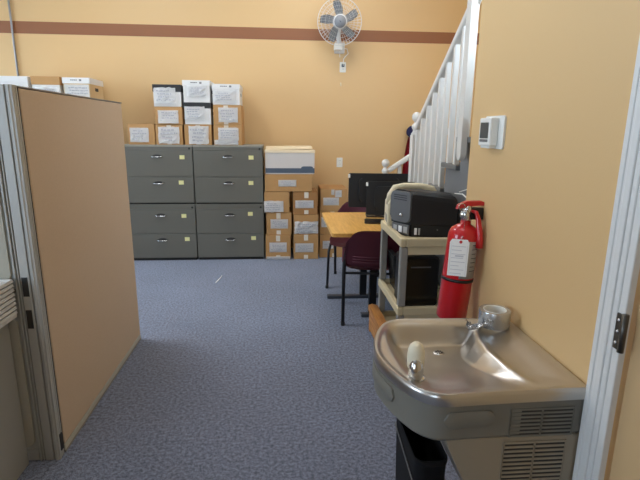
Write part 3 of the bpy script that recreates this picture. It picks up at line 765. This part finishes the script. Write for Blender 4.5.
# black printer with grey end on the cart
pr_ = thing('printer', 'black printer with a charcoal grey end panel on the beige cart', 'printer', (0.822, 2.925, CZ-.033), -0.19)
# local plan: front face along +x from the origin, angled grey end running back to the left
PL_, PDp, PH = 0.285, 0.20, 0.300
ea = math.radians(133); ex, ey = math.cos(ea), math.sin(ea); EL = .175
def plan(ins): return [(ins, ins), (PL_-ins, ins), (PL_-ins, PDp-ins), (.03, PDp-ins), (ex*EL+.02+ins, ey*EL-ins), (ex*EL+ins, ey*EL-ins)]
b = BM(); rs = []
for z, ins in ((.078, .004), (.084, 0), (.25, 0), (.275, .006), (.290, .018), (.297, .036)):
    rs.append([b.verts.new((x, y, z-.10*max(0, x)*(z > .2))) for x, y in plan(ins)])
for p0, p1 in zip(rs[:-1], rs[1:]):
    for i in range(6): b.faces.new((p0[i], p0[(i+1) % 6], p1[(i+1) % 6], p1[i]))
b.faces.new(rs[0]); b.faces.new(rs[-1])
obj('body', b, 'black', pr_)
obj('base', prism(BM(), [(.008, .012), (PL_-.004, .012), (PL_-.004, PDp-.01), (.03, PDp-.01), (ex*EL+.03, ey*EL-.004), (ex*EL+.012, ey*EL-.006)], 'z', 0, .077, .004), 'black', pr_)
em = RZ(ea)       # local x runs along the end, local -y.. outward is +y
def ebox(x0, x1, z0, z1, d0, d1, bev=0): return xform(bx(x0, x1, d0, d1, z0, z1, bev=bev), em)
ep = obj('end_panel', xform(prism(BM(), rrect(.0, EL, .090, .288, .035, 6), 'y', -.006, .014, .006), em), 'grey_pl', pr_)
for q in range(3): obj('vent_slot', ebox(.03, EL-.03, .232+.014*q, .238+.014*q, .0135, .0150), 'black', ep)
obj('knob', xform(lathe(BM(), [(0, .012), (.010, .011), (.013, .004), (.014, 0)], 16, T(.075, .014, .135) @ RX(-PI/2)), em), 'chrome', ep, True)
cb = obj('connector_panel', ebox(.012, EL-.015, .008, .076, -.004, .006, .002), 'grey_pl', pr_)
for q in range(3): obj('sticker', ebox(.025+.045*q, .055+.045*q, .02, .062, .0055, .0075), ('foil', 'paper', 'foil')[q], cb)
obj('sticker', bx(.025, .042, .010, .0125, .014, .058), 'paper', pr_)
obj('sticker', bx(.050, .062, .010, .0125, .014, .058), 'foil', pr_)
obj('button', lathe(BM(), [(0, .003), (.005, .002), (.005, 0)], 10, T(.17, .012, .05) @ RX(PI/2)), 'grey_pl', pr_, True)

# cream laser printer behind
cr = thing('printer', 'old cream laser printer with a raised hoop around its dark top tray', 'printer', (0.90, 3.225, CZ-.033), -0.12)
prof = [(-.17, 0), (.17, 0), (.17, .16), (.155, .215), (.12, .235), (-.10, .235), (-.145, .22), (-.168, .18)]
obj('body', prism(BM(), prof, 'y', -.075, .13, .012), 'cream', cr)
pts = [(-.155, -.04, .17), (-.148, -.04, .235), (-.12, -.04, .285), (-.06, -.04, .300), (.06, -.04, .300), (.13, -.04, .282), (.162, -.04, .225)]
obj('hoop', tube(BM(), pts, [.026, .026, .024, .020, .020, .024, .026], 10), 'cream', cr, True)
obj('paper_tray', prism(BM(), [(-.12, .236), (.12, .236), (.10, .268), (-.105, .268)], 'y', -.01, .11, .004), 'black', cr)
obj('side_vent', bx(-.172, -.168, -.06, .06, .05, .10), 'cartleg', cr)

# things on lower shelves
zs = .415-.045+.013
t = thing('computer_tower', 'black rounded plastic case on the lower shelf of the beige cart', 'computer', (.885, 2.90, zs))
obj('case', prism(BM(), rrect(-.125, .115, .0, .33, .02), 'y', -.055, .12, .006), 'black', t)
obj('front_panel', prism(BM(), rrect(-.117, .107, .012, .318, .02), 'y', -.060, -.054, .003), 'black_gloss', t)
obj('drive_slot', bx(-.07, .06, -.0615, -.059, .26, .268), 'grey_pl', t)
t = thing('monitor', 'small black monitor leaning inside the lower shelf of the cart', 'monitor', (.80, 3.22, zs))
obj('screen_panel', xform(prism(BM(), rrect(-.10, .10, 0, .26, .012), 'x', -.015, .015, .004), RY(-.10) @ T(.012, 0, .004)), 'black', t)
obj('screen', xform(prism(BM(), rrect(-.088, .088, .02, .25, .004), 'x', -.0165, -.0148), RY(-.10) @ T(.012, 0, .004)), 'black_gloss', t)
ps = thing('power_strip', 'white power strip on the bottom shelf of the cart', 'power strip', (.785, 2.98, .16-.045+.0125))
obj('strip', bx(-.022, .022, -.12, .12, 0, .036, bev=.006), 'plate', ps)
for q in range(4): obj('socket', bx(-.012, .012, -.09+.05*q, -.062+.05*q, .0355, .0375), 'slot', ps)
st = thing('footstool', 'low orange pine footstool on the carpet beside the cart', 'stool', (.680, 3.14, 0))
b = BM(); prism(b, rrect(-.033, .033, -.23, .23, .028, 6), 'z', .165, .205, .01); obj('seat', b, 'stool', st, 'auto')
obj('apron', prism(BM(), rrect(-.027, .027, -.21, .21, .02, 5), 'z', .03, .165), 'stool', st)
for sx in (-1, 1):
    for sy in (-1, 1): obj('leg', bx(sx*.014-.010, sx*.014+.010, sy*.19-.014, sy*.19+.014, 0, .03), 'stool', st)

# ------------------------------------------------------------------ oak table with monitors
tb = thing('table', 'honey oak laminate table with metal T-shaped feet', 'table', (.75, 3.89, 0))
top = lobj('tabletop', prism(BM(), rrect(.372, 1.118, 3.43, 4.35, .02), 'z', .712, .74, .003), 'desk', tb)
for yy in (3.62, 4.07):
    lobj('foot', bx(.405 if yy > 4 else .64, 1.08, yy-.028, yy+.028, 0.0, .028, bev=.006), 'cartleg_d', tb)
    lobj('column', bx(.70, .76, yy-.02, yy+.02, .028, .69, bev=.004), 'blackm', tb)
    lobj('top_bracket', bx(.45, 1.04, yy-.02, yy+.02, .69, .711), 'blackm', tb)
lobj('crossbar', bx(.715, .745, 3.64, 4.05, .40, .44), 'blackm', tb)
def monitor(label, cx, cy, rz, W_, z0, z1, lean, sb=0.0):
    t = thing('monitor', label, 'monitor', (cx, cy, .7405), rz, 'black monitors on the oak table')
    h = z1-z0; m_ = T(0, 0, z0-.7405) @ RX(lean)
    obj('housing', xform(prism(BM(), rrect(-W_/2, W_/2, 0, h, .012), 'y', -.012, .012, .004), m_), 'black', t)
    obj('rear_bulge', xform(prism(BM(), rrect(-W_*.33, W_*.33, h*.14, h*.86, .03), 'y', -.034, -.012, .01), m_), 'black', t)
    obj('screen', xform(bx(-W_/2+.012, W_/2-.012, .0115, .0135, .014, h-.012), m_), 'black_gloss', t)
    obj('side_clip', xform(bx(-W_/2-.006, -W_/2+.012, -.018, .006, h*.86, h*.97, bev=.003), m_), 'plate', t)
    obj('neck', bx(-.03, .03, -.04, -.016, .01, z0-.74+h*.45, bev=.004), 'black', t)
    obj('stand_base', prism(BM(), rrect(-.11+sb, .11, -.10, .08, .02), 'z', 0, .012, .003), 'black', t)
    return t
monitor('large black monitor farther back on the oak table, seen from behind', .866, 4.17, -.10, .54, .815, 1.118, -.10)
monitor('smaller black monitor nearer the cart, seen from behind', .902, 3.86, -.16, .40, .80, 1.078, -.06, -.10)

# ------------------------------------------------------------------ maroon chairs
def chair(label, loc, rz):
    t = thing('stacking_chair', label, 'chair', loc, rz, 'maroon stacking chairs at the oak table')
    # local: faces +Y, back at y=0
    W_ = .225
    b = BM(); g = {}; nu, nv = 16, 14
    for i in range(nu+1):
        for j in range(nv+1):
            u = i/nu*2-1; v = j/nv
            y = .03+.45*v; cr_ = 1-.05*(v > .9)
            x = u*W_*(1-.12*max(0, v-.75)/.25-.10*max(0, .25-v)/.25)
            z = .445-.018*(1-u*u)*math.sin(PI*v)+.022*u*u*u*u-.03*max(0, v-.8)/.2*max(0, v-.8)/.2
            g[i, j] = b.verts.new((x, y, z))
    for i in range(nu):
        for j in range(nv): b.faces.new((g[i, j], g[i+1, j], g[i+1, j+1], g[i, j+1]))
    bmesh.ops.solidify(b, geom=b.faces[:], thickness=.022)
    obj('seat', b, 'maroon', t, True)
    b = BM(); g = {}
    for i in range(nu+1):
        for j in range(nv+1):
            u = i/nu*2-1; v = j/nv
            zt = .775-.075*abs(u)**4
            z0 = .475
            x = u*W_*(1.0-.06*v-.10*max(0, v-.85)/.15*abs(u))
            y = -.005-.075*v+.055*u*u
            g[i, j] = b.verts.new((x, y, z0+(zt-z0)*v))
    for i in range(nu):
        for j in range(nv): b.faces.new((g[i, j], g[i+1, j], g[i+1, j+1], g[i, j+1]))
    bmesh.ops.solidify(b, geom=b.faces[:], thickness=.014)
    bk = obj('backrest', b, 'maroon', t, True)
    for q in range(3):
        z = .515+.022*q
        obj('back_groove', tube(BM(), [(u*.16, -.005-.075*(z-.475)/.3+.055*(u*.72)**2-.006, z) for u in np.linspace(-1, 1, 9)], .0035, 6), 'maroon', bk, True)
    for s in (-1, 1):
        obj('rear_leg', tube(BM(), [(s*.218, .05, .62), (s*.222, .045, .52), (s*.225, .03, .42), (s*.225, -.005, 0.01)], .014, 10), 'blackm', t, True)
        obj('front_leg', tube(BM(), [(s*.20, .43, .43), (s*.215, .455, .36), (s*.222, .475, 0.01)], .012, 10), 'blackm', t, True)
        obj('side_rail', tube(BM(), [(s*.222, .04, .425), (s*.205, .43, .425)], .011, 10), 'blackm', t, True)
        for y in (-.005, .475):
            obj('foot_cap', lathe(BM(), [(0, 0), (.016, 0), (.016, .025), (.012, .03), (0, .03)], 12, T(s*.2235, y, 0)), 'black', t, True)
        obj('back_bracket', bx(s*.222-.018, s*.222+.018, .035, .065, .50, .62, bev=.006), 'maroon', t)
    obj('cross_rail', tube(BM(), [(-.22, .04, .415), (.22, .04, .415)], .010, 10), 'blackm', t, True)
    return t
chair('maroon stacking chair with its back to the camera, behind the cart', (.692, 3.425, 0), -.13)
chair('maroon stacking chair on the far side of the oak table, seat half under it', (.775, 4.74, 0), PI-.28)

# ------------------------------------------------------------------ drinking fountain
RZ_ = 0.800
FCX, FCY = 0.60, 1.392
# outline (x,y) from the wall near corner round the bowed front to the wall far corner
ctrl = [(WX-.002, 1.137), (.62, 1.131), (.50, 1.126), (.445, 1.124), (.408, 1.135), (.372, 1.165), (.342, 1.215), (.316, 1.285), (.302, 1.345), (.297, 1.395),
        (.302, 1.445), (.316, 1.505), (.340, 1.570), (.368, 1.620), (.402, 1.650), (.445, 1.661), (.50, 1.660), (.62, 1.655), (WX-.002, 1.648)]
def resample(c, n):
    c = np.array(c); 
    # Catmull-Rom smoothing
    out = []
    for i in range(len(c)-1):
        p0 = c[max(i-1, 0)]; p1 = c[i]; p2 = c[i+1]; p3 = c[min(i+2, len(c)-1)]
        for k in range(12):
            t = k/12; out.append(.5*((2*p1)+(-p0+p2)*t+(2*p0-5*p1+4*p2-p3)*t*t+(-p0+3*p1-3*p2+p3)*t**3))
    out.append(c[-1]); out = np.array(out)
    d = np.r_[0, np.cumsum(np.hypot(*np.diff(out, axis=0).T))]
    s = np.linspace(0, d[-1], n)
    return np.c_[np.interp(s, d, out[:, 0]), np.interp(s, d, out[:, 1])]
front = resample(ctrl, 150)
backline = np.array([(WX-.002, y) for y in np.linspace(1.648, 1.137, 42)])[1:-1]
OUT = np.vstack([front, backline])
def smooth(a, b, x):
    t = np.clip((x-a)/(b-a), 0, 1); return t*t*(3-2*t)
FR = OUT
def dist_out(x, y):
    a = OUT; b = np.roll(OUT, -1, axis=0); p = np.array([x, y]); ab = b-a
    t = np.clip(((p-a)*ab).sum(1)/np.maximum((ab*ab).sum(1), 1e-12), 0, 1)
    return np.hypot(*(p-(a+ab*t[:, None])).T).min()
ry = np.array([1.13, 1.18, 1.28, 1.39, 1.48, 1.56, 1.64, 1.70]); rx = np.array([.675, .660, .634, .622, .630, .655, .712, .75])
def height(x, y, d):
    wallside = smooth(.72, .83, x)
    z = -.009*smooth(.010, .026, d)*(1-.85*wallside)
    z += -.004*smooth(.03, .10, d)
    ridge = np.interp(y, ry, rx)
    deep = smooth(1.16, 1.54, y)
    sr = smooth(ridge+.050, ridge-.006, x)
    sl = smooth(.350, .430, x)
    sf = smooth(1.642, 1.580, y)
    dd = smooth(.018, .06, d)
    z -= (.006+.064*deep)*sr*sl*sf*dd
    # raised lip along the ridge
    z += .005*math.exp(-((x-ridge-.056)/.014)**2)*sf*smooth(1.16, 1.22, y)*smooth(.02, .05, d)
    return z
wf = thing('drinking_fountain', 'stainless steel wall-mounted drinking fountain with grey louvred housing', 'drinking fountain', (WX, FCY, 0))
bm = BM()
NR = 60
cen = np.array([FCX, FCY]); rings = []
n = len(OUT)
def ring(fn): return [bm.verts.new(fn(p)) for p in OUT]
nrm = []
for i in range(n):
    t = OUT[(i+1) % n]-OUT[i-1]; t /= max(np.hypot(*t), 1e-9); nrm.append(np.array([-t[1], t[0]]))
sgn = 1 if np.dot(nrm[75], np.array([-1, 0])) > 0 else -1
nrm = [sgn*v for v in nrm]
def off(i, d):
    p = OUT[i]+nrm[i]*d
    return (min(p[0], WX-.001), p[1])
rings = []
for d, z in ((-.004, -.036), (.0, -.036), (.001, -.025), (.001, -.012), (-.001, -.005), (-.005, -.001)):
    rings.append([bm.verts.new((*off(i, d), RZ_+z)) for i in range(n)])
for k in range(NR):
    s = 1-(k+.35)/NR*.985
    s = 1-(1-s)**1.0
    row = []
    for i in range(n):
        p = cen+(OUT[i]-cen)*(s*.992)
        d = dist_out(*p); row.append(bm.verts.new((p[0], p[1], RZ_+height(p[0], p[1], d))))
    rings.append(row)
for a, b_ in zip(rings[:-1], rings[1:]):
    for i in range(n):
        bm.faces.new((a[i], a[(i+1) % n], b_[(i+1) % n], b_[i]))
bm.faces.new(rings[-1])
basin = lobj('basin_top', bm, 'steel', wf, 'auto')
# drain
dz = RZ_+height(.560, 1.535, .1)
bm = BM()
for k in range(9):
    a = 2*PI*k/8; r = .011 if k < 8 else 0
    lathe(bm, [(0, .0012), (.0032, .0012), (.0034, -.002)], 8, T(.560+r*math.cos(a), 1.535+r*math.sin(a), dz+.0015))
dp = lobj('drain_plate', lathe(BM(), [(0, .002), (.019, .0015), (.021, -.002)], 24, T(.560, 1.535, dz)), 'steel', basin, True)
lobj('drain_hole', bm, 'slot', basin)
# bubbler
bxx, byy = .392, 1.262; bz = RZ_+height(bxx, byy, dist_out(bxx, byy))
bb = lobj('bubbler', lathe(BM(), [(.0, -.004), (.030, -.004), (.030, .003), (.024, .006), (.021, .012), (.020, .03), (.019, .05), (0, .052)], 24, T(bxx, byy, bz)), 'chrome', wf, True)
lobj('spout_guard', lathe(BM(), [(.020, .030), (.0250, .034), (.0258, .060), (.0245, .084), (.019, .101), (.010, .109), (0, .111)], 24, T(bxx, byy, bz+.002)), 'spout', bb, True)
b = BM(); prof2 = [(0, .026), (.014, .022), (.017, .010), (.0175, 0)]
lathe(b, [(0, .020), (.012, .018), (.0165, .008), (.017, -.008)], 22, T(bxx-.003, byy-.019, bz+.036) @ RX(PI/2-.22) @ Matrix.Diagonal((1.2, 2.2, .85, 1)))
lobj('spout_collar', b, 'chrome', bb, True)
# plastic housing under the steel
def band(z0, z1, d0, d1, sel=None):
    b = BM(); idx = list(range(n)) if sel is None else sel
    rs = [[b.verts.new((*off(i, d), z)) for i in idx] for d, z in ((d0, z1), (d0, z0+.012), (d1, z0))]
    m_ = len(idx)
    for a, c in zip(rs[:-1], rs[1:]):
        for i in range(m_): b.faces.new((a[i], a[(i+1) % m_], c[(i+1) % m_], c[i]))
    b.faces.new(rs[-1]); return b
hs = lobj('housing', band(.648, RZ_-.037, -.006, -.016), 'fount_grey', wf, 'auto')
def pill(i0, i1, z0, z1, mname, name, parent):
    """raised rounded push bar that follows the housing outline from vertex i0 to i1"""
    b = BM(); N = i1-i0; hh = (z1-z0)/2; zc = (z0+z1)/2; rows = []
    arc = np.r_[0, np.cumsum([np.hypot(*(OUT[i0+k+1]-OUT[i0+k])) for k in range(N)])]; Ltot = arc[-1]
    for dd in (-.007, -.001, .001):
        row_t, row_b = [], []
        ins = 0 if dd < .0005 else .004
        for k in range(N+1):
            e_ = min(arc[k], Ltot-arc[k]); q = hh*math.sqrt(max(0.0, 1-(1-min(1, e_/hh))**2)) if e_ < hh else hh
            q = max(q-ins, .0008); x_, y_ = off(i0+k, dd)
            row_t.append(b.verts.new((x_, y_, zc+q))); row_b.append(b.verts.new((x_, y_, zc-q)))
        rows.append((row_t, row_b))
    for (t0, b0), (t1, b1) in zip(rows[:-1], rows[1:]):
        for k in range(N):
            b.faces.new((t0[k], t0[k+1], t1[k+1], t1[k])); b.faces.new((b0[k], b0[k+1], b1[k+1], b1[k]))
        b.faces.new((t0[0], t1[0], b1[0], b0[0])); b.faces.new((t0[-1], t1[-1], b1[-1], b0[-1]))
    t1, b1 = rows[-1]
    for k in range(N): b.faces.new((t1[k], t1[k+1], b1[k+1], b1[k]))
    return lobj(name, b, mname, parent, 'auto')
def idx_near(x, y): return int(np.argmin(np.hypot(front[:, 0]-x, front[:, 1]-y)))
i0, i1 = sorted((idx_near(.585, 1.13), idx_near(.440, 1.124)))
pill(i0, i1, .694, .744, 'fount_grey', 'push_bar', hs)
i0, i1 = sorted((idx_near(.330, 1.25), idx_near(.330, 1.535)))
pill(i0, i1, .694, .744, 'fount_grey', 'push_bar', hs)
i0, i1 = sorted((idx_near(.585, 1.657), idx_near(.440, 1.661)))
pill(i0, i1, .694, .744, 'fount_grey', 'push_bar', hs)
# lower cabinet with slanted front
NY = 1.146
low = lobj('lower_cabinet', prism(BM(), [(.455, .647), (.470, .61), (.60, .335), (.62, .30), (WX-.001, .30), (WX-.001, .647)], 'y', NY, 1.638, .006), 'fount_panel', wf)
def louvres(x0, x1, z0, z1, rows_, y, parent, m_, skew=0.0):
    lobj('vent_recess', bx(x0, x1, y-.0012, y+.004, z0, z1), 'slot', parent)
    pitch = (z1-z0)/rows_
    for r in range(rows_+1):
        zc = z0+pitch*r
        for a, c in ((x0, (x0+x1)/2-.002), ((x0+x1)/2-.002, x1)):
            lobj('louvre', bx(a, c, y-.0034, y-.0006, zc-pitch*.24, zc+pitch*.24), m_, parent)
    for xx in (x0, (x0+x1)/2-.002, x1-.003):
        lobj('louvre_bar', bx(xx-.001, xx+.004, y-.0034, y-.0006, z0, z1), m_, parent)
louvres(.634, .822, .655, .739, 7, 1.1395, hs, 'fount_grey')
louvres(.626, .815, .405, .628, 16, NY, low, 'fount_panel')

# duct tape roll and loose strip on the fountain
tr_ = thing('tape_roll', 'roll of silver duct tape standing on the back of the fountain', 'tape', (.776, 1.580, RZ_+.001))
obj('tape_winding', lathe(BM(), [(.041, 0), (.055, 0), (.056, .003), (.056, .057), (.055, .060), (.041, .060)], 36), 'ducttape', tr_, 'auto')
obj('core', lathe(BM(), [(.0385, 0), (.0408, 0), (.0408, .0612), (.0385, .0612)], 36, close=True), 'cardcore', tr_, 'auto')
b = BM(); rnd = random.Random(5); g = {}
for i in range(12):
    for j in range(5):
        u, v = i/11, j/4
        g[i, j] = b.verts.new((.742-.075*u+rnd.gauss(0, .003), 1.50+.05*v+.035*u+rnd.gauss(0, .003), RZ_+.012+.016*math.sin(u*5+v*2)*(1-.3*u)+.014*(1-u)*v+abs(rnd.gauss(0, .004))))
for i in range(11):
    for j in range(4): b.faces.new((g[i, j], g[i+1, j], g[i+1, j+1], g[i, j+1]))
bmesh.ops.solidify(b, geom=b.faces[:], thickness=.0008)
tag(obj('tape_strip', b, 'ducttape'), 'crumpled loose strip of silver tape beside the tape roll', 'tape')

# black waste bin under the fountain
wbn = thing('waste_bin', 'black waste bin on the carpet under the drinking fountain', 'bin', (.447, 1.345, 0))
bm = BM()
rs = []
for s, z in ((.80, .0), (.82, .01), (1.0, .51), (1.03, .515), (1.03, .53), (.98, .53), (.96, .51), (.79, .02)):
    rs.append([bm.verts.new((x*s, y*s, z)) for x, y in rrect(-.050, .050, -.14, .14, .03, 5)])
for a, c in zip(rs[:-1], rs[1:]):
    for i in range(len(a)): bm.faces.new((a[i], a[(i+1) % len(a)], c[(i+1) % len(a)], c[i]))
bm.faces.new(rs[0]); bm.faces.new(rs[-1])
obj('bucket', bm, 'bin_black', wbn, 'auto')
pts = [(x*1.035, y*1.035, .48-.04*math.exp(-((y+.12)/.08)**2)) for x, y in rrect(-.050, .050, -.14, .14, .03, 5)]
obj('bag_edge', tube(BM(), pts, .0025, 6, closed=True), 'grey_pl', wbn, True)

# thread on the carpet
tag(obj('thread', tube(BM(), [(-.66, 4.55, .004), (-.645, 4.62, .006), (-.63, 4.72, .004), (-.625, 4.78, .004)], .004, 5), 'paper', None, True), 'short pale thread lying on the blue carpet', 'thread')
bpy.context.view_layer.update()
